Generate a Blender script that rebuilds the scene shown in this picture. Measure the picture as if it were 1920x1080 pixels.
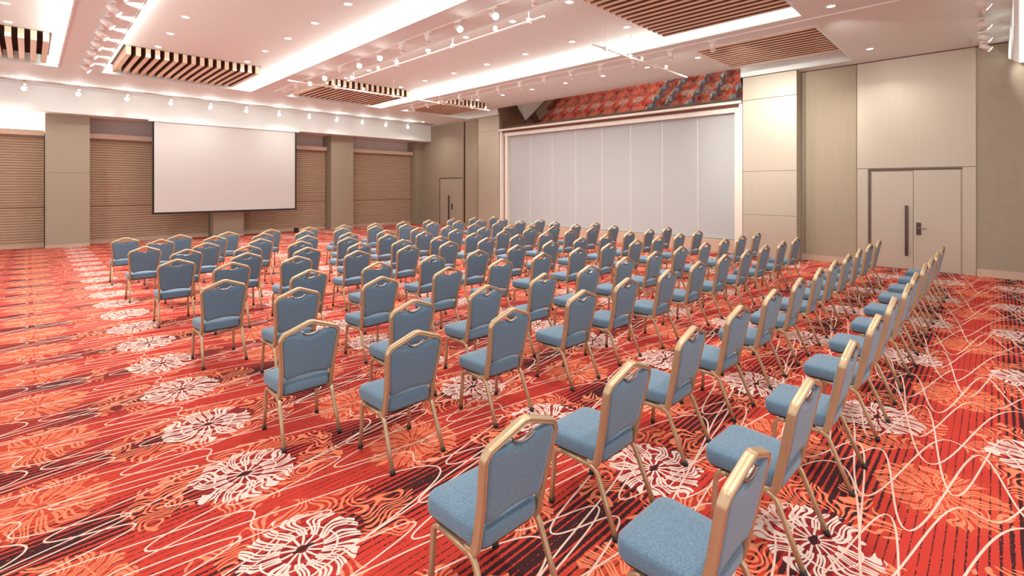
import bpy, bmesh, math, random
from mathutils import Vector, Matrix
random.seed(7)
for o in list(bpy.data.objects): bpy.data.objects.remove(o)
scn = bpy.context.scene
C = scn.collection
PI = math.pi

# ------------------------------------------------------------------ camera
cd = bpy.data.cameras.new('camera'); cam = bpy.data.objects.new('camera', cd); C.objects.link(cam)
cam.location = (0, 0, 1.99); cam.rotation_euler = (PI/2, 0, -PI/4)
cd.sensor_width = 36; cd.lens = 906/1920*36; cd.shift_y = -191/1920
cd.clip_start = .05; cd.clip_end = 200
scn.camera = cam
# ------------------------------------------------------------------ world and exposure
w = bpy.data.worlds.new('room_fill'); scn.world = w; w.use_nodes = True
w.node_tree.nodes['Background'].inputs[0].default_value = (1, .98, .96, 1)
w.node_tree.nodes['Background'].inputs[1].default_value = 1.2
vs = scn.view_settings
vs.view_transform = 'Standard'; vs.look = 'None'; vs.gamma = 1; vs.use_curve_mapping = False
vs.exposure = 0.56
WARM = (1, .95, .89)
E_DOWN, E_STAR, E_COVE = 12, 20, 7.5

# ------------------------------------------------------------------ room measures (x = along the stage wall's normal, y = towards the screen)
XR = 14.85            # stage side wall
XP = 14.42            # front of the stage pillars
YS = 22.0             # blinds
YP = 21.4             # front of the screen wall pillars
YF = 20.84            # soffit front
ZL, ZH = 5.09, 5.34   # low ceiling, coffer ceiling
ZS = 4.31             # soffit underside
BU0, BU1 = 2.48, 17.2 # coffers along y
BAYS = [(-3.25, .53), (1.4, 5.15), (6.25, 9.9), (10.75, 14.3)]
ST0, ST1 = 5.12, 15.2 # stage opening

# ------------------------------------------------------------------ shader helper
class SH:
    def __init__(s, name):
        s.mat = bpy.data.materials.new(name); s.mat.use_nodes = True
        s.t = s.mat.node_tree; s.n = s.t.nodes; s.b = s.n['Principled BSDF']
    def new(s, ty): return s.n.new(ty)
    def put(s, sock, v):
        if isinstance(v, bpy.types.NodeSocket): s.t.links.new(v, sock)
        else: sock.default_value = v
    def m(s, op, a, b=None, c=None):
        k = s.new('ShaderNodeMath'); k.operation = op
        for i, v in enumerate((a, b, c)):
            if v is not None: s.put(k.inputs[i], v)
        return k.outputs[0]
    def add(s, a, b): return s.m('ADD', a, b)
    def sub(s, a, b): return s.m('SUBTRACT', a, b)
    def mul(s, a, b): return s.m('MULTIPLY', a, b)
    def lt(s, a, b): return s.m('LESS_THAN', a, b)
    def gt(s, a, b): return s.m('GREATER_THAN', a, b)
    def mx(s, a, b): return s.m('MAXIMUM', a, b)
    def ss(s, a, lo, hi, o0=0., o1=1.):
        k = s.new('ShaderNodeMapRange'); k.interpolation_type = 'SMOOTHSTEP'
        for i, v in enumerate((a, lo, hi, o0, o1)): s.put(k.inputs[i], v)
        return k.outputs[0]
    def coord(s):
        k = s.new('ShaderNodeTexCoord'); return k.outputs['Object']
    def sep(s, v):
        k = s.new('ShaderNodeSeparateXYZ'); s.put(k.inputs[0], v); return k.outputs
    def comb(s, x, y, z=0.):
        k = s.new('ShaderNodeCombineXYZ')
        for i, v in enumerate((x, y, z)): s.put(k.inputs[i], v)
        return k.outputs[0]
    def noise(s, v, scale, detail=2., col=False, rough=.5):
        k = s.new('ShaderNodeTexNoise'); s.put(k.inputs['Vector'], v)
        k.inputs['Scale'].default_value = scale; k.inputs['Detail'].default_value = detail; k.inputs['Roughness'].default_value = rough
        return k.outputs['Color' if col else 'Fac']
    def mix(s, f, a, b):
        k = s.new('ShaderNodeMix'); k.data_type = 'RGBA'; s.put(k.inputs[0], f)
        for i, v in ((6, a), (7, b)):
            s.put(k.inputs[i], v if isinstance(v, bpy.types.NodeSocket) else (*v[:3], 1))
        return k.outputs[2]
    def bump(s, h, strength=.3, dist=.01):
        k = s.new('ShaderNodeBump'); s.put(k.inputs['Height'], h)
        k.inputs['Strength'].default_value = strength; k.inputs['Distance'].default_value = dist
        s.t.links.new(k.outputs[0], s.b.inputs['Normal'])
    def set(s, **kw):
        nm = dict(color='Base Color', rough='Roughness', metal='Metallic', spec='Specular IOR Level', em='Emission Color', es='Emission Strength', sheen='Sheen Weight', aniso='Anisotropic')
        for k, v in kw.items():
            if isinstance(v, tuple): v = (*v[:3], 1)
            s.put(s.b.inputs[nm[k]], v)
        return s.mat

def lin(r, g, b):
    f = lambda c: (c/255/12.92) if c/255 <= .04045 else ((c/255+.055)/1.055)**2.4
    return (f(r), f(g), f(b))

def plain(name, rgb, rough=.6, metal=0., spec=.4, var=.06, scale=3., bumpk=0., bscale=40.):
    s = SH(name); co = s.coord(); c = lin(*rgb)
    n = s.noise(co, scale, 3)
    s.set(color=s.mix(n, tuple(x*(1-var) for x in c), tuple(x*(1+var) for x in c)), rough=rough, metal=metal, spec=spec)
    if bumpk: s.bump(s.noise(co, bscale, 2), bumpk, .004)
    return s.mat

def grained(name, rgb, axis, rough=.45, metal=0., var=.12, spec=.4):
    "fine streaks stretched along one axis"
    s = SH(name); x, y, z = s.sep(s.coord()); c = lin(*rgb)
    k = {'z': (30., 30., .8), 'y': (60., 1.5, 60.), 'h': (1.2, 1.2, 60.)}[axis]
    v = s.comb(s.mul(x, k[0]), s.mul(y, k[1]), s.mul(z, k[2]))
    n = s.noise(v, 1., 4)
    s.set(color=s.mix(n, tuple(q*(1-var) for q in c), tuple(q*(1+var) for q in c)), rough=rough, metal=metal, spec=spec)
    return s.mat

def glow(name, rgb, strength):
    s = SH(name); x = s.coord(); n = s.noise(x, 2.)
    return s.set(color=(.9, .88, .85), em=rgb, es=s.ss(n, 0., 1., strength*.97, strength*1.03), rough=.5)

# ---- carpet
def carpet():
    s = SH('carpet'); co = s.coord(); x0, y0, _ = s.sep(co)
    wn = s.sep(s.noise(co, 26., 1., col=True))
    x = s.add(x0, s.mul(s.sub(wn[0], .5), .007)); y = s.add(y0, s.mul(s.sub(wn[1], .5), .007))
    TX, TY = 2.06, .984
    def cell(v, c, T): return s.mul(s.sub(s.m('FRACT', s.add(s.mul(s.sub(v, c), 1/T), .5)), .5), T)
    nb = s.noise(co, 4.6, .5); nf = s.noise(co, 14., 1.)
    def flower(cx, cy, R, lw, N, wob):
        dx = cell(x, cx, TX); dy = cell(y, cy, TY)
        r = s.m('SQRT', s.add(s.mul(dx, dx), s.mul(dy, dy)))
        th = s.add(s.m('ARCTAN2', dy, dx), s.mul(s.sub(nb, .5), s.ss(r, .0, .3, .3, wob)))
        def spokes(n, lo, k):
            tri = s.m('ABSOLUTE', s.sub(s.mul(s.m('FRACT', s.mul(th, n/(2*PI))), 2.), 1.))
            wd = s.m('DIVIDE', s.mul(k, n/PI), s.mx(r, .02))
            return s.mul(s.lt(tri, wd), s.gt(r, lo))
        wdt = s.add(lw, s.mul(s.ss(r, R*.7, R*.95), lw*1.0))
        rl = s.add(R*.74, s.mul(nf, R*.5))
        A = spokes(N, R*.1, wdt); B = spokes(2*N, R*.36, wdt)
        ring = s.mul(s.lt(s.m('ABSOLUTE', s.sub(r, s.add(R*.3, s.mul(nb, R*.6)))), lw*.9), s.gt(nf, .42))
        return s.mul(s.mx(s.mx(A, B), ring), s.lt(r, rl)), r, dx, dy, th
    Wm, wr, wdx, wdy, wth = flower(1.06, .72, .31, .0068, 13, 1.5)
    Om, orr, odx, ody, oth = flower(.05, .25, .34, .0062, 15, 1.3)
    # fern fringe about the pale flowers
    er = s.m('SQRT', s.add(s.mul(s.mul(wdx, .62), s.mul(wdx, .62)), s.mul(wdy, wdy)))
    tf = s.m('ABSOLUTE', s.sub(s.mul(s.m('FRACT', s.mul(s.add(wth, s.mul(s.sub(s.noise(co, 7., 0.), .5), .55)), 40/(2*PI))), 2.), 1.))
    F = s.mul(s.mul(s.lt(tf, s.ss(nf, .3, .7, .34, .52)), s.gt(er, .22)), s.lt(er, s.add(.28, s.mul(nb, .26))))
    F = s.mul(F, s.gt(s.noise(co, 2.3, 1.), .40))
    # dark dashed stripes along x
    nl = s.noise(s.comb(s.mul(x0, .9), s.mul(y0, 1.6)), 1.6, 2.)
    band = s.add(s.mul(s.m('COSINE', s.mul(s.sub(y, .74), 2*PI/TY)), .5), .5)
    band = s.mul(band, band)
    jag = s.noise(s.comb(s.mul(x0, 45.), s.mul(y0, 70.)), 1., 1.)
    st = s.m('ABSOLUTE', s.sub(s.mul(s.m('FRACT', s.mul(s.add(y0, s.mul(s.sub(jag, .5), .014)), 1/.0447)), 2.), 1.))
    sw = s.mul(s.add(.12, s.mul(band, .62)), s.ss(nl, .30, .62, .45, 1.1))
    D = s.mul(s.lt(st, sw), s.gt(jag, s.ss(band, .0, 1., .42, .22)))
    solid = s.mul(s.mul(s.gt(band, .93), s.gt(nl, .58)), s.gt(jag, .42))
    D = s.mx(D, solid)
    # thin pale looping lines
    L = None
    for (c, A, n1, p1, B, n2, p2, lw) in ((.2, .42, 2, .3, .36, 1, 1.9, .0060), (.9, .55, 2, 2.2, .30, 1, 4.0, .0055), (1.35, .80, 1, 2.6, .10, 2, .4, .0060), (1.8, .34, 2, 5.1, .62, 1, 2.2, .0055), (.55, .62, 1, .9, .25, 2, 3.3, .0057)):
        a1 = s.add(s.mul(y0, 2*PI*n1/TY), p1); a2 = s.add(s.mul(y0, 2*PI*n2/TY), p2)
        sv = s.add(s.mul(s.m('SINE', a1), A), s.mul(s.m('SINE', a2), B))
        sl = s.add(s.mul(s.m('COSINE', a1), A*2*PI*n1/TY), s.mul(s.m('COSINE', a2), B*2*PI*n2/TY))
        d = s.m('ABSOLUTE', cell(s.sub(x0, sv), c, TX))
        d = s.m('DIVIDE', d, s.m('SQRT', s.add(1., s.mul(sl, sl))))
        k = s.lt(d, lw)
        L = k if L is None else s.mx(L, k)
    red = lin(181, 60, 48); red2 = lin(169, 50, 42); org = lin(206, 120, 88); emb = lin(190, 78, 53)
    pale = lin(208, 190, 180); dark = lin(58, 32, 34)
    col = s.mix(s.noise(co, 1.4, 3.), red2, red)
    halo = s.mul(s.ss(orr, .12, .5, .6, 0.), 1.)
    col = s.mix(halo, col, emb)
    col = s.mix(D, col, dark)
    col = s.mix(F, col, org)
    col = s.mix(Om, col, org)
    core = s.lt(s.add(s.m('SQRT', s.add(s.mul(s.mul(wdx, .5), s.mul(wdx, .5)), s.mul(s.mul(wdy, 1.5), s.mul(wdy, 1.5)))), s.mul(nf, .04)), .045)
    col = s.mix(s.mul(s.ss(wr, .24, .33, .55, 0.), 1.), col, lin(140, 38, 40))
    col = s.mix(Wm, col, pale)
    col = s.mix(core, col, dark)
    col = s.mix(L, col, lin(208, 180, 166))
    tuft = s.noise(co, 260., 1.)
    col2 = s.new('ShaderNodeHueSaturation'); s.t.links.new(col, col2.inputs['Color']); s.put(col2.inputs['Value'], s.ss(tuft, .2, .8, .88, 1.1))
    s.set(color=col2.outputs[0], rough=.95, spec=.1)
    s.bump(tuft, .25, .003)
    return s.mat

def fabric():
    s = SH('blue_fabric'); co = s.coord()
    x, y, z = s.sep(co)
    n = s.noise(s.comb(s.mul(x, 130.), s.mul(y, 130.), s.mul(z, 330.)), 1., 3., rough=.7)
    n2 = s.noise(co, 5., 2.)
    a = s.mix(s.ss(n, .3, .7), lin(70, 98, 120), lin(106, 135, 152))
    a = s.mix(s.mul(n2, .35), a, lin(88, 106, 130))
    s.set(color=a, rough=.85, spec=.25, sheen=.25)
    s.bump(n, .25, .003)
    return s.mat

def mirror_mat():
    s = SH('dark_mirror'); n = s.noise(s.coord(), 1.5)
    return s.set(color=s.mix(n, (.36, .32, .30), (.39, .35, .33)), metal=1., rough=.03)

M = dict(
    carpet=carpet(), fabric=fabric(), mirror=mirror_mat(),
    ceil=plain('ceiling_paint', (228, 243, 240), .7, var=.015, scale=.6),
    beam=plain('soffit_paint', (234, 242, 240), .6, var=.015, scale=.6),
    gold=grained('bronze_metal', (180, 156, 124), 'h', .36, .55, .06, .5),
    black=plain('black_plastic', (30, 28, 28), .5),
    laminate=grained('champagne_laminate', (182, 172, 155), 'z', .42, .35, .05, .5),
    laminate2=grained('taupe_laminate', (160, 149, 130), 'z', .45, .15, .05, .5),
    wallpaper=grained('tan_wallcover', (160, 148, 126), 'z', .6, .1, .10, .4),
    greywall=plain('taupe_wallcover', (152, 140, 121), .6, .05, var=.1, scale=8., bumpk=.1),
    pocket=plain('grey_plaster', (214, 200, 196), .8),
    blind=grained('blind_weave', (174, 148, 124), 'h', .7, 0., .12, .3),
    pelmet=grained('pelmet_wood', (200, 172, 152), 'h', .5, 0., .05),
    screen=plain('screen_cloth', (200, 200, 196), .9, var=.01, spec=.1),
    fabricwall=plain('grey_panel_fabric', (176, 180, 181), .8, var=.13, scale=55., spec=.2, bumpk=.1),
    frame=grained('champagne_trim', (224, 218, 206), 'h', .4, .05, .03, .5),
    groove=plain('brown_groove', (112, 66, 52), .6),
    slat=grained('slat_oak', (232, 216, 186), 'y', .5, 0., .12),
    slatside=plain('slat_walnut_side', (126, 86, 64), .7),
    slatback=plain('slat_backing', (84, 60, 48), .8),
    white=plain('white_metal', (240, 234, 228), .4, .1, var=.01),
    steel=plain('brushed_steel', (150, 136, 130), .3, .9, var=.03),
    dsteel=plain('dark_steel', (92, 74, 70), .35, .8, var=.03),
    skirting=plain('skirting_paint', (190, 164, 144), .5),
    cove=glow('lit_face_glow', (1, .94, .88), E_COVE), fill_glow=glow('added_fill_glow', (1, .94, .88), E_COVE*.65),  # glow in place of lamplit faces; the dim one is added fill
    lamp=glow('downlight_lens', (1, .93, .84), 9.),
    star=glow('spot_lens', (1, .95, .88), 40.),
    dim=glow('track_lens', (1, .95, .88), 12.),
)

# ------------------------------------------------------------------ mesh helper
class MB:
    def __init__(s): s.v = []; s.f = []; s.sm = []
    def quad(s, *p, smooth=False):
        b = len(s.v); s.v += [tuple(q) for q in p]; s.f.append(tuple(range(b, b+len(p)))); s.sm.append(smooth); return s
    def box(s, x0, x1, y0, y1, z0, z1):
        b = len(s.v)
        s.v += [(x0,y0,z0),(x1,y0,z0),(x1,y1,z0),(x0,y1,z0),(x0,y0,z1),(x1,y0,z1),(x1,y1,z1),(x0,y1,z1)]
        for f in ((0,3,2,1),(4,5,6,7),(0,1,5,4),(1,2,6,5),(2,3,7,6),(3,0,4,7)): s.f.append(tuple(b+i for i in f)); s.sm.append(False)
        return s
    def loft(s, rings, closed=True, cap=True, smooth=True):
        n = len(rings[0]); b = len(s.v)
        for r in rings: s.v += [tuple(p) for p in r]
        for i in range(len(rings)-1):
            for j in range(n):
                k = (j+1) % n
                s.f.append((b+i*n+j, b+i*n+k, b+(i+1)*n+k, b+(i+1)*n+j)); s.sm.append(smooth)
        if cap:
            s.f.append(tuple(b+j for j in reversed(range(n)))); s.sm.append(False)
            e = b+(len(rings)-1)*n
            s.f.append(tuple(e+j for j in range(n))); s.sm.append(False)
        return s
    def tube(s, path, prof, up=None, cap=True, smooth=True):
        P = [Vector(p) for p in path]; T = []
        for i in range(len(P)):
            T.append((P[min(i+1, len(P)-1)]-P[max(i-1, 0)]).normalized())
        n = Vector(up) if up else (Vector((0,0,1)) if abs(T[0].z) < .9 else Vector((1,0,0)))
        n = (n-T[0]*n.dot(T[0])).normalized(); rings = []
        for i in range(len(P)):
            if i: n = (T[i-1].rotation_difference(T[i]) @ n); n = (n-T[i]*n.dot(T[i])).normalized()
            b = T[i].cross(n)
            rings.append([P[i]+n*q[0]+b*q[1] for q in prof])
        return s.loft(rings, cap=cap, smooth=smooth)
    def cyl(s, a, b, r, n=10, r2=None):
        a, b = Vector(a), Vector(b); t = (b-a).normalized()
        u = t.orthogonal().normalized(); w_ = t.cross(u); r2 = r if r2 is None else r2
        ring = lambda c, q: [c+(u*math.cos(2*PI*i/n)+w_*math.sin(2*PI*i/n))*q for i in range(n)]
        return s.loft([ring(a, r), ring(b, r2)])
    def build(s, name, mat, parent=None, loc=None):
        me = bpy.data.meshes.new(name); me.from_pydata(s.v, [], s.f)
        me.polygons.foreach_set('use_smooth', s.sm); me.update()
        bm = bmesh.new(); bm.from_mesh(me); bmesh.ops.recalc_face_normals(bm, faces=bm.faces); bm.to_mesh(me); bm.free()
        me.materials.append(M[mat])
        o = bpy.data.objects.new(name, me); C.objects.link(o)
        if parent: o.parent = parent
        if loc: o.location = loc
        return o
def flatbuild(mb, name, mat, parent=None):
    "build without touching normals (open surfaces)"
    me = bpy.data.meshes.new(name); me.from_pydata(mb.v, [], mb.f); me.update(); me.materials.append(M[mat])
    o = bpy.data.objects.new(name, me); C.objects.link(o)
    if parent: o.parent = parent
    return o
def box(name, mat, d, parent=None): return MB().box(*d).build(name, mat, parent)
def bevelbox(name, mat, d, parent=None, bev=.01):
    o = box(name, mat, d, parent)
    bm = bmesh.new(); bm.from_mesh(o.data)
    bmesh.ops.bevel(bm, geom=bm.edges[:], offset=bev, segments=2, affect='EDGES', profile=.5); bm.to_mesh(o.data); bm.free()
    return o
def tag(o, label=None, cat=None, group=None, kind=None):
    if label: o['label'] = label
    if cat: o['category'] = cat
    if group: o['group'] = group
    if kind: o['kind'] = kind
    return o
def empty(name, loc=(0,0,0), rz=0):
    o = bpy.data.objects.new(name, None); C.objects.link(o); o.location = loc; o.rotation_euler = (0,0,rz); o.empty_display_size = .1
    return o
def copy_tree(o, parent=None):
    c = o.copy(); C.objects.link(c); c.parent = parent
    for ch in o.children: copy_tree(ch, c)
    return c
def light(name, kind, loc, energy, parent=None, target=None, size=.15, angle=60, blend=.6, color=WARM):
    l = bpy.data.lights.new(name, kind); l.energy = energy; l.color = color
    if kind == 'SPOT': l.spot_size = math.radians(angle); l.spot_blend = blend; l.shadow_soft_size = size
    if kind == 'AREA': l.shape = 'DISK'; l.size = size; l.spread = math.radians(angle)
    o = bpy.data.objects.new(name, l); C.objects.link(o)
    if parent: o.parent = parent
    o.location = loc
    if target is not None: o.rotation_euler = (Vector(target)-Vector(loc)).to_track_quat('-Z', 'Y').to_euler()
    return o
ORD = ['first','second','third','fourth','fifth','sixth','seventh','eighth','ninth','tenth','eleventh','twelfth','thirteenth','fourteenth']
S = dict(kind='structure')

# ================================================================== SETTING
X0, Y0 = -6.5, -6.5
fl = MB().quad((X0,Y0,0),(15.3,Y0,0),(15.3,22.6,0),(X0,22.6,0)); fl = flatbuild(fl, 'floor', 'carpet')
tag(fl, 'red carpet with pale and orange flower bursts and looping lines', 'carpet', **S)

# ---- ceiling with coffers
cb = MB()
def hq(x0, x1, y0, y1, z):
    if x1-x0 > .001 and y1-y0 > .001: cb.quad((x0,y0,z),(x0,y1,z),(x1,y1,z),(x1,y0,z))
prev = X0
for i, (a, b) in enumerate(BAYS):
    hq(prev, a, Y0, 22.6, ZL)
    hq(a, b, Y0, BU0, ZL); hq(a, b, BU1, 22.6, ZL); hq(a, b, BU0, BU1, ZH)
    cb.quad((a,BU0,ZL),(a,BU1,ZL),(a,BU1,ZH),(a,BU0,ZH))
    if i < 3: cb.quad((b,BU0,ZL),(b,BU1,ZL),(b,BU1,ZH),(b,BU0,ZH))
    else:
        for y0, y1 in ((BU0, ST0), (ST1, BU1)): cb.quad((b,y0,ZL),(b,y1,ZL),(b,y1,ZH),(b,y0,ZH))
    cb.quad((a,BU0,ZL),(b,BU0,ZL),(b,BU0,ZH),(a,BU0,ZH)); cb.quad((a,BU1,ZL),(b,BU1,ZL),(b,BU1,ZH),(a,BU1,ZH))
    prev = b
hq(prev, 15.3, Y0, ST0, ZL); hq(prev, 15.3, ST1, 22.6, ZL); hq(prev, 15.3, ST0, ST1, ZH)
for y in (ST0, ST1): cb.quad((prev,y,ZL),(15.3,y,ZL),(15.3,y,ZH),(prev,y,ZH))
ce = flatbuild(cb, 'ceiling', 'ceil'); tag(ce, 'pale pink plaster ceiling with long recessed coffers and beams', 'ceiling', **S)
# thin shadow bead round each coffer mouth
for i, (a, b) in enumerate(BAYS):
    t = MB().box(a-.03, a, BU0-.03, BU1+.03, ZL-.015, ZL).box(b, b+.03, BU0-.03, (BU1+.03 if i < 3 else ST0-.02), ZL-.015, ZL)
    if i == 3: t.box(b, b+.03, ST1+.02, BU1+.03, ZL-.015, ZL)
    t.box(a, b, BU0-.03, BU0, ZL-.015, ZL).box(a, b, BU1, BU1+.03, ZL-.015, ZL)
    tag(t.build('coffer_bead', 'ceil', ce))
# soffit above the screen with the recessed track slot in front
so = tag(box('trim_1', 'beam', (X0, XR, YF, 22.6, ZS, ZL)), 'pale soffit running above the projection screen wall', 'soffit', **S)
box('slot_lip', 'groove', (X0, XR-.4, 19.93, 19.96, ZL-.012, ZL-.001), so)
box('slot_lip', 'groove', (X0, XR-.4, 20.14, 20.17, ZL-.012, ZL-.001), so)

# ---- screen wall: pillars, pockets above the blinds
ws = tag(box('wall_screen', 'pocket', (X0, 15.3, 22.3, 22.6, 0, ZL)), 'wall behind the projection screen with pillars and pocketed blinds', 'wall', **S)
PIL = [(-4.33, -3.26), (.37, 1.44), (5.05, 6.12), (9.75, 10.82)]
for (a, b) in PIL:
    box('pillar', 'laminate2', (a, b, YP+.012, 22.35, 0, ZS+.01), ws)
    for z0, z1 in ((.10, 2.415), (2.425, ZS)): bevelbox('panel', 'laminate2', (a-.004, b+.004, YP, YP+.02, z0, z1), ws, .003)
    box('pillar_skirting', 'skirting', (a-.006, b+.006, YP-.004, YP+.02, 0, .10), ws)
box('corner_panel', 'greywall', (14.37, XR+.02, 21.55, 22.35, 0, ZS+.01), ws)
GAP = [(-3.26, .37), (1.44, 5.05), (6.12, 9.75), (10.82, 14.37)]
BN = ['at the far left beyond the left pillar', 'left of the projection screen beside the left pillar', 'partly behind the right half of the screen', 'in the far corner right of the screen']
for i, (a, b) in enumerate(GAP):
    t = tag(empty('window_blind', ((a+b)/2, YS, 0)), 'brown ribbed blind ' + BN[i], 'blind', 'ribbed blinds along the screen wall')
    hw = (b-a)/2-.02
    rib = MB(); n = 42; h = 3.55/n; prof = []
    for k in range(n):
        z = .10+k*h
        prof += [(.0, z), (-.028, z+h*.18), (-.022, z+h*.9), (.0, z+h)]
    for q0, q1 in zip(prof, prof[1:]):
        if q0 == q1: continue
        rib.quad((-hw, q0[0], q0[1]), (hw, q0[0], q0[1]), (hw, q1[0], q1[1]), (-hw, q1[0], q1[1]))
    rib.quad((-hw,.03,.1),(hw,.03,.1),(hw,.03,3.65),(-hw,.03,3.65))
    tag(rib.build('ribs', 'blind', t), kind='stuff')
    bevelbox('pelmet', 'pelmet', (-hw-.06 if i else -hw, hw+.06 if i == 3 else hw, -.2, .28, 3.62, 3.80), t, .008)
    box('bottom_rail', 'skirting', (-hw, hw, -.04, .04, 0, .12), t)
    box('joint_strip', 'groove', (-hw, hw, -.031, -.02, 1.295, 1.315), t)
# glowing panel stands in for the lamplit recess over the leftmost blind
tag(box('glow_panel', 'cove', (-3.2, .3, 22.18, 22.24, 3.83, 4.28)), 'glowing cream panel in place of the lit recess above the far left blind', 'light')

# ---- stage side wall
wr = tag(MB().box(XR, 15.3, Y0, ST0+.1, 0, ZL).build('wall_right', 'greywall'), 'stage side wall with pale pillars, tan panels and double doors', 'wall', **S)
box('back_panel', 'greywall', (15.02, 15.3, ST0, ST1, 0, ZH), wr)
box('far_panel', 'greywall', (XR, 15.3, ST1-.1, 22.6, 0, ZL), wr)
# tan panel beside the pillar, pale door surround
bevelbox('panel', 'wallpaper', (XR-.02, XR+.01, 2.49, 3.62, .16, ZL-.02), wr, .004)
bevelbox('panel', 'laminate', (XR-.03, XR+.01, .30, 2.47, 2.43, ZL-.02), wr, .004)
bevelbox('panel', 'laminate', (XR-.03, XR+.01, .30, .52, 0, 2.42), wr, .004)
bevelbox('panel', 'laminate', (XR-.03, XR+.01, 2.25, 2.47, 0, 2.42), wr, .004)
bevelbox('panel', 'wallpaper', (XR-.02, XR+.01, 17.1, 18.02, .16, ZL-.02), wr, .004)
box('edge_trim', 'dsteel', (XR-.06, XR+.01, 18.03, 18.07, 0, ZL-.01), wr)
for y0, y1 in ((2.47, 3.72), (-6.4, .29)): box('skirting', 'skirting', (XR-.035, XR+.01, y0, y1, 0, .16), wr)
for y0, y1 in ((20.1, 21.55), (16.6, 18.0)): box('skirting', 'skirting', (XR-.03, XR+.01, y0, y1, 0, .14), wr)
box('ceiling_trim', 'groove', (XR-.03, XR+.01, -6.4, 3.7, ZL-.025, ZL-.004), wr)
# stage pillars with seams
for y0, y1, side in ((3.73, 5.10, -1), (15.22, 16.58, 1)):
    p = box('pillar', 'groove' if side < 0 else 'wallpaper', (XP+.012, 15.1, y0+.01, y1-.01, 0, ZL), wr)
    for z0, z1 in ((.02, 1.18), (1.188, 2.40), (2.408, 4.42), (4.428, ZL-.015)):
        bevelbox('panel', 'laminate', (XP, XP+.03, y0, y1, z0, z1), p, .004)
    q = box('side_panel', 'wallpaper', (XP+.02, XR, y0-.001, y0+.012, 0, ZL-.01), p)

# doors
def double_door(name, label, y0, y1, zt, pull_y, lever_y):
    d = tag(empty(name, (XR, (y0+y1)/2, 0)), label, 'door', **S)
    hw = (y1-y0)/2
    box('frame', 'dsteel', (-.012, .02, -hw-.03, hw+.03, zt+.0, zt+.035), d)
    box('frame', 'dsteel', (-.012, .02, hw, hw+.03, 0, zt), d)
    box('frame', 'laminate2', (-.012, .02, -hw-.03, -hw, 0, zt), d)
    a = bevelbox('door_leaf', 'laminate', (-.02, .02, .004, hw-.03, .01, zt-.03), d, .003)
    b = bevelbox('door_leaf', 'laminate', (-.02, .02, -hw, -.004, .01, zt-.005), d, .003)
    h = bevelbox('pull_handle', 'dsteel', (-.085, -.06, pull_y-.03, pull_y+.03, .33, 1.53), a, .006)
    MB().cyl((-.07, pull_y, .45), (-.01, pull_y, .45), .012).cyl((-.07, pull_y, 1.4), (-.01, pull_y, 1.4), .012).build('bracket', 'dsteel', a)
    bevelbox('lock_plate', 'dsteel', (-.035, -.018, lever_y-.045, lever_y+.045, .84, 1.13), b, .004)
    mb = MB().cyl((-.03, lever_y, 1.0), (-.085, lever_y, 1.0), .014).tube([(-.08, lever_y, 1.0), (-.085, lever_y-.06, 1.0), (-.08, lever_y-.15, .995)], [(.011*math.cos(q*PI/4), .011*math.sin(q*PI/4)) for q in range(8)])
    mb.build('lever_handle', 'steel', b)
double_door('door_1', 'pale double door with long pull handle in the stage wall', .55, 2.2, 2.37, .12, -.1)
double_door('door_2', 'brown double door in the far corner of the stage wall', 18.25, 20.05, 2.37, .1, -.12)

# ---- stage front: plinth, framed panel wall, mirror above
sf = tag(empty('stage_frame', (XP, (ST0+ST1)/2, 0)), 'champagne stepped frame round the grey folding wall', 'frame', kind='structure')
hw = (ST1-ST0)/2; off = XP
def fb(nm, mat, x0, x1, y0, y1, z0, z1): return bevelbox(nm, mat, (x0-off, x1-off, y0, y1, z0, z1), sf, .006)
fb('head', 'frame', 14.36, 14.95, -hw, hw, 4.36, 4.44)
fb('head', 'groove', 14.50, 14.95, -hw, hw, 4.30, 4.36)
fb('head', 'frame', 14.60, 14.95, -hw+.1, hw-.1, 4.15, 4.30)
for sg in (-1, 1):
    a, b = sorted((sg*hw, sg*(hw-.10)))
    fb('jamb', 'frame', 14.45, 14.95, a, b, .0, 4.36)
    a, b = sorted((sg*(hw-.10), sg*(hw-.13)))
    fb('jamb', 'groove', 14.60, 14.95, a, b, .0, 4.30)
    a, b = sorted((sg*(hw-.13), sg*(hw-.28)))
    fb('jamb', 'frame', 14.62, 14.95, a, b, .0, 4.16)
fb('plinth', 'skirting', 14.66, 14.95, -hw+.28, hw-.28, 0, .385)
fw = tag(empty('folding_wall', (14.80, (ST0+ST1)/2, .385)), 'grey lilac fabric folding wall of eight tall panels', 'partition')
pw = (ST1-ST0-.56)/8
for i in range(8):
    y = -hw+.28+i*pw
    bevelbox('panel', 'fabricwall', (.0, .06, y+.012, y+pw-.012, .01, 3.76), fw, .006)
    if i: box('edge_strip', 'frame', (.004, .05, y-.010, y+.010, .01, 3.76), fw)
mr = tag(empty('mirror_band', (0, 0, 0)), 'tilted dark mirror above the stage reflecting carpet and chairs', 'mirror')
MB_, MT_ = (14.62, 4.44), (14.30, ZH)
seams = [ST0+.02, 8.0, 10.9, 13.8, ST1-.02]
for a, b in zip(seams, seams[1:]):
    m = MB()
    a += .006; b -= .006
    f = [(MB_[0],a,MB_[1]),(MB_[0],b,MB_[1]),(MT_[0],b,MT_[1]),(MT_[0],a,MT_[1])]
    bk = [(p[0]+.02, p[1], p[2]+.004) for p in f]
    m.quad(*f).quad(*bk)
    for k in range(4): m.quad(f[k], f[(k+1) % 4], bk[(k+1) % 4], bk[k])
    m.build('mirror_pane', 'mirror', mr)
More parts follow.
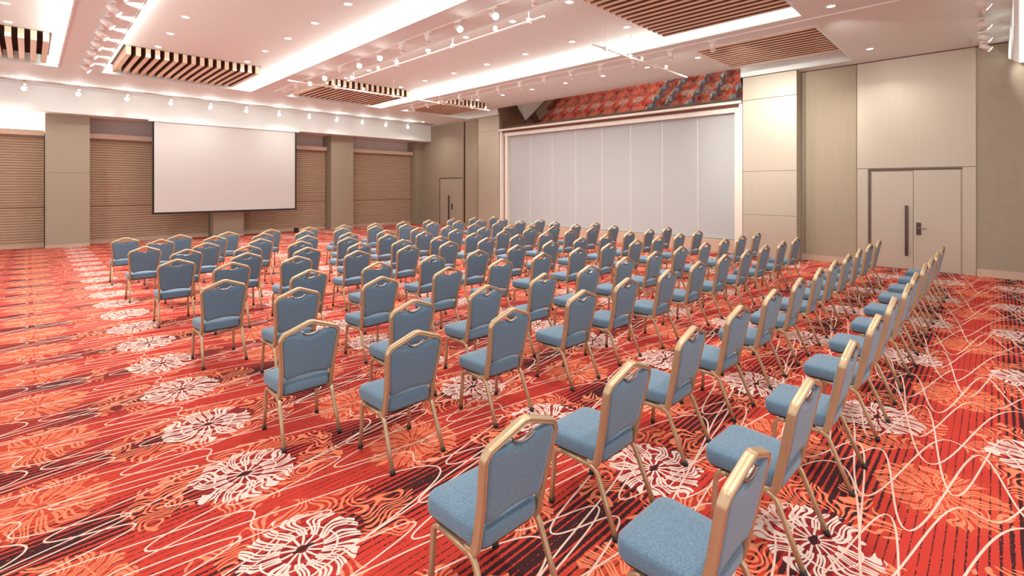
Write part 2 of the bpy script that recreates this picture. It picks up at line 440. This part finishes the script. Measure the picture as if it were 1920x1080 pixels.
# bulkhead at the right edge of the view
bh = MB(); pts = [(14.8, 4.72), (8.3, 3.45), (8.3, ZL), (14.8, ZL)]
bh.quad(*[(x, -.2, z) for x, z in pts]); bh.quad(*[(x, -.6, z) for x, z in reversed(pts)])
for k in range(4):
    (xa, za), (xb, zb) = pts[k], pts[(k+1) % 4]; bh.quad((xa,-.2,za),(xb,-.2,zb),(xb,-.6,zb),(xa,-.6,za))
tag(bh.build('wall_bulkhead', 'beam'), 'white sloping bulkhead at the right edge under the ceiling', 'bulkhead', **S)

# ================================================================== CEILING FITTINGS
# right strips glow for the cove-lit faces; left ones are added ceiling fill
cn = ['far left', 'left', 'middle', 'stage side']
for i, (a, b) in enumerate(BAYS):
    for sd, x in (('left', a), ('right', b)):
        y1 = BU1-.05
        if i == 3 and sd == 'right': continue
        x0, x1 = (x, x+.015) if sd == 'left' else (x-.015, x)
        tag(box('glow_panel', 'fill_glow' if sd == 'left' else 'cove', (x0, x1, BU0+.05, y1, ZL+.05, ZH-.05)), 'warm white glowing strip added along the %s edge of the %s coffer' % (sd, cn[i]), 'light', 'glowing coffer strips')
# wooden slat panels
def slats(x0, x1, y0, y1, label):
    t = tag(empty('slat_panel', ((x0+x1)/2, (y0+y1)/2, ZL)), label, 'slat panel', 'wooden slat panels in the coffers')
    hw = (x1-x0)/2; hl = (y1-y0)/2
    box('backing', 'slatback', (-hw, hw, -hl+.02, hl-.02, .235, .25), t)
    n = round((x1-x0)/.19); first = None
    for k in range(n):
        x = -hw+(k+.5)*(x1-x0)/n
        if first is None:
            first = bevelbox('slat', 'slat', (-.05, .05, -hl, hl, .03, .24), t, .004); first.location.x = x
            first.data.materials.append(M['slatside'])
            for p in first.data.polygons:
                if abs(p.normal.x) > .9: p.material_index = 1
        else:
            o = first.copy(); C.objects.link(o); o.location.x = x
    return t
slats(-2.7, .36, 14.55, 17.1, 'wooden ceiling slat panel at the far left edge')
slats(1.58, 4.6, 14.55, 17.1, 'wooden ceiling slat panel above the left end of the projection screen')
slats(6.4, 9.48, 14.55, 17.1, 'wooden ceiling slat panel between the two long light tracks near the screen')
slats(11.0, 13.15, 14.55, 17.1, 'small wooden ceiling slat panel nearest the far stage corner')
slats(6.4, 9.5, 2.5, 4.93, 'large wooden ceiling slat panel at the top edge near the camera')
slats(10.9, 13.2, 2.5, 4.93, 'wooden ceiling slat panel above the pale stage pillar near the doors')

# recessed downlights
def make_down():
    t = empty('downlight'); n = 20
    ring = lambda r, z: [(r*math.cos(2*PI*i/n), r*math.sin(2*PI*i/n), z) for i in range(n)]
    m = MB(); m.loft([ring(.062, .0), ring(.062, -.006), ring(.085, -.008), ring(.09, 0)], cap=False); m.build('ring', 'white', t)
    m = MB(); m.loft([ring(.064, -.004), ring(.064, -.001)]); m.build('lens', 'lamp', t)
    return t
dl = make_down(); first = True
YD = [5.48, 6.94, 8.42, 9.88, 11.34, 12.81, 14.22]
rows = [(-.3, YD[3:], ZH, 'far left coffer'), (2.2, YD[2:], ZH, 'left line of the left coffer'), (4.15, YD[2:], ZH, 'right line of the left coffer'),
        (6.96, YD, ZH, 'left line of the middle coffer'), (8.9, YD, ZH, 'right line of the middle coffer'), (12.33, YD, ZH, 'stage side coffer')]
dsp = []
for x, ys, z, nm in rows:
    for k, y in enumerate(reversed(ys)): dsp.append((x, y, z, 'small round recessed downlight, %s from the screen in the %s' % (ORD[k], nm)))
for k, x in enumerate((-.3, 2.3, 4.4, 7.2, 9.5, 13.46)): dsp.append((x, 19.52, ZL, 'small round downlight, %s from left in the row before the screen soffit' % ORD[k]))
for k, x in enumerate((9.77, 13.43)): dsp.append((x, 2.0, ZL, 'small round downlight %s' % ('beside the large near slat panel', 'between the near slat panel and the stage doors')[k]))
for k, x in enumerate((-3.4, -.3, 2.2, 4.15, 6.96)):  # out of view, added to brighten the foreground
    dsp.append((x, 2.0, ZL, 'unseen added downlight, %s from the left in the row above the camera' % ORD[k]))
for k, x in enumerate((-.3, 2.2, 4.15, 6.96, 8.9)):  # second unseen row, added to lift the foreground light
    dsp.append((x, -.5, ZL, 'unseen added downlight, %s from the left in the row just behind the camera' % ORD[k]))
for x, y, z, lb in dsp:
    o = dl if first else copy_tree(dl); first = False
    o.location = (x, y, z); tag(o, lb, 'downlight', 'recessed ceiling downlights')
    light('downlight_beam', 'AREA', (0, 0, -.03), E_DOWN, o, size=.13, angle=140)

# track heads
def make_head(lens, aim_dir, tilt):
    t = empty('track_spotlight')
    bevelbox('adapter', 'white', (-.03, .03, -.09, .09, -.05, -.015), t, .006)
    MB().cyl((0,0,-.05), (0,0,-.1), .012).build('stem', 'white', t)
    d = Vector((aim_dir[0], aim_dir[1], 0)).normalized()*math.cos(tilt)+Vector((0,0,-1))*math.sin(tilt)
    c = Vector((0,0,-.14)); m = MB()
    m.cyl(c-d*.09, c+d*.07, .052, 14).cyl(c+d*.07, c+d*.1, .052, 14, .062); m.build('body', 'white', t)
    MB().cyl(c+d*.1005, c+d*.104, .055, 14).build('lens', lens, t)
    return t, c+d*.12, d
HD = {}
def head(x, y, z, key, lens, aim, tilt, label, group, energy=0, angle=55):
    k = (key, lens, aim, tilt)
    if k not in HD: t, c, d = make_head(lens, aim, tilt); HD[k] = (t, c, d)
    else: t = copy_tree(HD[k][0]); c, d = HD[k][1:]
    for ch in t.children:
        pass
    t.location = (x, y, z); tag(t, label, 'spotlight', group)
    return t, Vector((x, y, z))+c, d
def track(x0, y0, x1, y1, label):
    m = MB(); a = .018
    if x0 == x1: m.box(x0-a, x0+a, y0, y1, ZL-.03, ZL-.003)
    else: m.box(x0, x1, y0-a, y0+a, ZL-.03, ZL-.003)
    tag(m.build('light_track', 'white'), label, 'light track', 'ceiling light tracks')
spots = []
track(1.0, 5.0, 1.0, 16.8, 'white light track on the ceiling beam at the left')
track(5.65, 3.0, 5.65, 16.6, 'white light track on the middle ceiling beam')
track(10.2, .3, 10.2, 16.2, 'white light track on the ceiling beam nearest the stage')
track(9.0, .15, 14.6, .15, 'short white light track at the right edge beside the bulkhead')
for k in range(9):
    head(1.0, 16.1-.95*k, ZL-.015, 'A', 'dim', (1, -.15), .75, 'white track spotlight on the left beam, %s from the screen' % ORD[k], 'spotlights on the left beam track')
for k in range(12):
    bright = k in (2, 3, 5, 6, 9, 10)
    head(5.65, 15.7-.96*k, ZL-.015, 'B', 'star' if bright else 'dim', (-.3, -1) if bright else (.7, .5), .55, 'white track spotlight on the middle beam, %s from the screen' % ORD[k], 'spotlights on the middle beam track')
for k in range(13):
    head(10.2, 15.5-.94*k, ZL-.015, 'C', 'dim', (.9, .25), .8, 'white track spotlight on the stage side beam, %s from the screen' % ORD[k], 'spotlights on the stage beam track')
for k, x in enumerate((10.9, 12.3, 13.4, 14.3)):
    t, c, d = head(x, .15, ZL-.015, 'D', 'dim', (.25, -.6), .6, 'white track spotlight by the right bulkhead, %s from the room' % ORD[k], 'spotlights beside the right bulkhead')
    light('bulkhead_beam', 'SPOT', (c+d*.02), 40, None, c+d, .03, 70)
# row facing the audience: the bright ones over the screen
for k in range(12):
    x = -.08+1.18*k
    t, c, d = head(x, 20.05, ZL-.1, 'S', 'star', (-.25, -1), .30, 'bright spotlight above the screen wall, %s from the left' % ORD[k], 'bright spotlights over the screen')
    light('spot_spill', 'POINT', (x, 19.86, ZL-.28), 5.5).data.shadow_soft_size = .06
    light('spot_beam', 'SPOT', c+d*.02, E_STAR, None, (c+Vector((.1*(6.5-x), -6, -4.6))), .05, 100, .8)
# beams of the stage side heads on pillars, doors and walls
for src, tgt, e, an in (((10.2, 4.0, 4.9), (XP, 4.4, 3.7), 260, 60), ((10.2, 5.0, 4.9), (XP, 4.5, 3.5), 220, 60), ((10.2, 2.2, 4.9), (XR, 1.5, 3.0), 80, 85), ((10.2, 15.3, 4.9), (XP, 15.9, 3.6), 130, 45),
                        ((10.2, 13.4, 4.9), (XR, 18.4, 4.1), 160, 36)):
    light('stage_beam', 'SPOT', src, e, None, tgt, .05, an, .9)
for k in range(8):
    y = 16.1-.95*k
    light('beam_wash', 'SPOT', (1.12, y, ZL-.12), 5, None, (1.4, y, ZL+.02), .03, 90, .9)

# suspended lighting pipes
def pipe(a, b, hang, label):
    t = tag(empty('lighting_pipe', a), label, 'pipe', 'suspended white lighting pipes')
    A = Vector(a); B = Vector(b)-A
    MB().cyl((0,0,0), B, .022, 10).build('bar', 'white', t)
    for q in hang:
        p = B*q
        MB().cyl(p, (p.x, p.y, ZH-.005-A.z), .009, 8).build('hanger_rod', 'white', t)
        bevelbox('clamp', 'white', (p.x-.035, p.x+.035, p.y-.035, p.y+.035, -.04, .06), t, .008)
    n = B.length; d = B.normalized()
    for q in [x+.12 for x in hang]:
        p = B*min(q, .97); bevelbox('socket_box', 'white', (p.x-.03, p.x+.03, p.y-.03, p.y+.03, .02, .12), t, .006)
pipe((7.95, 5.72, 4.84), (12.2, 5.72, 4.84), (.12, .35, .62), 'white suspended pipe crossing the stage side beam near the camera')
pipe((4.9, 13.38, 4.82), (12.2, 13.38, 4.82), (.18, .44, .68, .88), 'white suspended pipe crossing two beams before the far slat panels')
pipe((6.4, 5.6, 4.97), (6.4, 13.0, 4.97), (.05, .35, .65, .95), 'white suspended pipe running along the middle beam')

# ================================================================== PROJECTION SCREEN
ps = tag(empty('projection_screen', (5.5, YF-.05, 1.0)), 'large white projection screen with black border hanging over the blinds', 'screen')
hw = 2.46
bevelbox('cloth', 'screen', (-hw+.05, hw-.05, -.006, .006, .06, 3.33), ps, .002)
for sg in (-1, 1):
    a, b = sorted((sg*hw, sg*(hw-.06))); box('side_border', 'black', (a, b, -.008, .008, .02, 3.33), ps)
bevelbox('bottom_bar', 'black', (-hw-.02, hw+.02, -.025, .025, 0, .065), ps, .008)
bevelbox('roller_case', 'beam', (-hw-.1, hw+.1, -.05, .05, 3.25, 3.34), ps, .01)
fbx = tag(bevelbox('floor_box', 'black', (7.95, 8.12, 20.95, 21.05, 0.002, .22), None, .01), 'small black box on the carpet below the screen', 'box')

# ================================================================== CHAIRS
def rrect(w, d, r, n=3):
    out = []
    for cx, cy, a0 in ((w-r, d-r, 0), (-w+r, d-r, PI/2), (-w+r, -d+r, PI), (w-r, -d+r, 1.5*PI)):
        for k in range(n+1):
            a = a0+PI/2*k/n; out.append((cx+r*math.cos(a), cy+r*math.sin(a)))
    return out
def arc(p0, p1, p2, r, n=5):
    "rounded corner at p1"
    p0, p1, p2 = Vector(p0), Vector(p1), Vector(p2); a = (p0-p1).normalized(); b = (p2-p1).normalized()
    ang = a.angle(b); t = min(r/math.tan(ang/2), .49*(p0-p1).length, .49*(p2-p1).length)
    s0, s1 = p1+a*t, p1+b*t
    return [((1-u)**2)*s0+2*u*(1-u)*p1+u*u*s1 for u in [k/n for k in range(n+1)]]

APX = .94; BY0, BY1 = -.135, -.24    # backrest y at z=.40 and at the apex
def backy(z): return BY0+(BY1-BY0)*(z-.40)/(APX-.40)
def outline(inset):
    "half outline of the crown back from the bottom corner to the apex: (x, z)"
    i = inset
    P = [(.196-i, .40), (.200-i, .58), (.224-i, .818-i*.35), (.200-i*.75, .858-i*.75), (.014, .930-i*1.05), (0, APX-.0115-i)]
    return P
def smooth2(P, r):
    out = [Vector((*P[0], 0))]
    for k in range(1, len(P)-1):
        out += arc((*P[k-1], 0), (*P[k], 0), (*P[k+1], 0), r[k], 4)
    out.append(Vector((*P[-1], 0)))
    return [(v.x, v.y) for v in out]
GROOVE = [(.0135, .017), (.010, .0215), (.004, .0215), (.0025, .019), (-.0025, .019), (-.004, .0215), (-.010, .0215), (-.0135, .017)]
GROOVE += [(-a, -b) for a, b in GROOVE]
def make_chair():
    t = empty('banquet_chair')
    leg = [(q[0], q[1]) for q in rrect(.0125, .0125, .005, 2)]
    # seat cushion
    m = MB(); rings = []
    def ring(sc, z, dz=0):
        pts = []; hwf, hwr, y0, y1 = .222, .196, -.155, .265
        base = rrect(.22, .21, .07, 5)
        for (a, b) in base:
            yy = (b+.21)/.42; hwid = hwr+(hwf-hwr)*yy
            x = a/.22*hwid; y = y0+(y1-y0)*yy; cx, cy = 0, .055
            pts.append((x*sc, cy+(y-cy)*sc, z-dz*0))
        return pts
    for sc, z in ((.90, .372), (.965, .374), (.995, .386), (1., .405), (1., .432), (.985, .449), (.955, .459), (.85, .467), (.6, .474), (.3, .477)):
        rings.append(ring(sc, z))
    m.loft(rings, cap=True); seat = m.build('seat', 'fabric', t)
    MB().loft([ring(.93, .362), ring(.93, .374)]).build('seat_board', 'black', t)
    # backrest cushion with the hand grip notch
    def cush(inset):
        h = smooth2(outline(.012+inset), [0, .1, .04, .04, .03, 0])
        h = [p for p in h if p[0] > .062]
        zt = h[-1][1]
        right = [(.160-inset, .488+inset), (.187-inset*1.3, .535)] + [p for p in h if p[1] > .555]
        notch = [(.062*math.cos(a)*1.0, zt+.002-inset-.026*math.sin(a)) for a in [PI*k/8 for k in range(1, 8)]]
        left = [(-x, z) for x, z in reversed(right)]
        bot = [(-.08, .503+inset), (0, .508+inset), (.08, .503+inset)]
        return right+notch+left+bot
    m = MB(); rings = []
    for ins, dy in ((.03, -.022), (.008, -.019), (.0, -.010), (.0, .012), (.008, .026), (.035, .034)):
        rings.append([(x, backy(z)+dy, z) for x, z in cush(ins)])
    m.loft(rings); m.build('backrest', 'fabric', t)
    # grip rim
    z0 = cush(0)[0]
    h = [p for p in smooth2(outline(.012), [0, .1, .04, .04, .03, 0]) if p[0] > .062][-1][1]
    path = []
    for k in range(11):
        a = PI*k/10; x = .064*math.cos(a); z = h+.008-.029*math.sin(a); path.append((x, backy(z)-.006, z))
    m = MB(); m.tube(path, [(.017*math.cos(q*PI/3), .0045*math.sin(q*PI/3)) for q in range(6)], up=(0,1,0)); m.build('hand_grip', 'steel', t)
    # back frame, one bent tube with its feet curling under the seat
    h = smooth2(outline(0), [0, .15, .035, .035, .03, 0])
    side = [Vector((x, backy(z), z)) for x, z in h if z > .43]
    low = arc(side[0], (.196, backy(.40)+.012, .352), (.198, -.03, .357), .05, 6)+[Vector((.199, -.06, .356))]
    right = list(reversed(low))+side                      # from seat rail up to the apex
    full = right+[Vector((-p.x, p.y, p.z)) for p in reversed(right[:-1])]
    m = MB(); m.tube(full, GROOVE, up=(1,0,0)); m.build('back_frame', 'gold', t)
    # side frames: leg, rail, leg
    for sg in (-1, 1):
        ff = Vector((sg*.213, .205, .0)); fk = Vector((sg*.203, .185, .352)); rk = Vector((sg*.203, -.125, .348)); rf = Vector((sg*.213, -.272, .0))
        c1 = arc(ff, fk, rk, .06); c2 = arc(fk, rk, rf, .07)
        m = MB(); m.tube([ff+Vector((0,0,.012)), ff.lerp(fk, .5)]+c1, leg, up=(1,0,0)); a = m.build('leg', 'gold', t)
        m = MB(); m.tube([c1[-1]+(c1[-1]-c2[0])*.0, c2[0]], leg, up=(1,0,0)); m.build('seat_rail', 'gold', t)
        m = MB(); m.tube(c2+[rk.lerp(rf, .5), rf+(rk-rf).normalized()*.012], leg, up=(1,0,0)); b = m.build('leg', 'gold', t)
        for l, f, k in ((a, ff, fk), (b, rf, rk)):
            d = (k-f).normalized()
            MB().tube([f, f+d*.03], [(q[0]*1.18, q[1]*1.18) for q in leg], up=(1,0,0)).build('foot_cap', 'black', l)
    return t
CH=[
 [(2.02,0.68),(3.01,0.71),(3.95,0.68),(4.91,0.67),(5.79,0.67),(6.70,0.65),(7.63,0.67),(8.57,0.66),(9.40,0.65),(10.33,0.64),(11.30,0.64)],
 [(1.60,1.51),(2.54,1.53),(3.51,1.59),(4.43,1.58),(5.36,1.58),(6.24,1.57),(7.17,1.58),(8.05,1.59),(8.94,1.59),(9.86,1.60),(10.84,1.60),(11.79,1.60)],
 [(1.99,2.96),(2.94,2.93),(3.96,2.93),(4.84,2.96),(5.69,2.90),(6.64,2.92),(7.57,2.93),(8.41,2.89),(9.33,2.90),(10.22,2.87),(11.19,2.88)],
 [(1.57,3.78),(2.52,3.79),(3.43,3.80),(4.39,3.83),(5.27,3.80),(6.25,3.86),(7.13,3.85),(8.05,3.86),(8.95,3.82),(9.90,3.83),(10.80,3.82),(11.74,3.82)],
 [(1.97,5.08),(2.88,5.02),(3.85,5.01),(4.82,5.02),(5.73,5.04),(6.64,5.01),(7.54,5.00),(8.43,4.97),(9.34,4.97),(10.27,4.96),(11.21,4.96)],
 [(1.55,6.10),(2.49,6.08),(3.41,6.02),(4.35,6.04),(5.24,6.01),(6.18,6.04),(7.12,6.04),(8.02,6.00),(8.92,5.99),(9.84,5.98),(10.77,5.98),(11.71,5.99)],
 [(1.98,7.42),(2.85,7.40),(3.79,7.34),(4.75,7.32),(5.66,7.34),(6.59,7.31),(7.52,7.32),(8.40,7.28),(9.35,7.30),(10.27,7.30),(11.16,7.26)],
 [(1.51,8.30),(2.44,8.34),(3.39,8.34),(4.33,8.32),(5.21,8.24),(6.12,8.24),(7.06,8.25),(7.98,8.24),(8.91,8.25),(9.83,8.24),(10.76,8.24),(11.68,8.22)],
 [(1.85,9.49),(2.74,9.33),(3.68,9.38),(4.65,9.39),(5.54,9.34),(6.47,9.32),(7.38,9.30),(8.30,9.29),(9.22,9.28),(10.15,9.27),(11.07,9.25)],
 [(1.43,10.45),(2.33,10.34),(3.28,10.37),(4.19,10.31),(5.13,10.34),(6.04,10.29),(7.00,10.34),(7.89,10.29),(8.84,10.32),(9.74,10.29),(10.67,10.29),(11.57,10.28)],
 [(1.85,11.65),(2.77,11.61),(3.70,11.53),(4.63,11.57),(5.56,11.56),(6.49,11.57),(7.40,11.53),(8.35,11.57),(9.26,11.53),(10.18,11.54),(11.09,11.51)],
 [(1.40,12.54),(2.32,12.48),(3.25,12.46),(4.18,12.46),(5.11,12.46),(6.04,12.45),(6.96,12.43),(7.89,12.44),(8.82,12.44),(9.74,12.44),(10.66,12.43),(11.56,12.40)],
]
proto = make_chair(); first = True
for i, row in enumerate(CH):
    for k, (x, y) in enumerate(row):
        o = proto if first else copy_tree(proto); first = False
        o.location = (x, y+.24, 0); o.rotation_euler.z = math.radians(random.uniform(-2, 2))
        rn = 11-i
        tag(o, 'gold-framed blue banquet chair, %s from the left in the %s row from the screen' % (ORD[k], ORD[rn]), 'chair', 'blue banquet chairs in staggered rows')
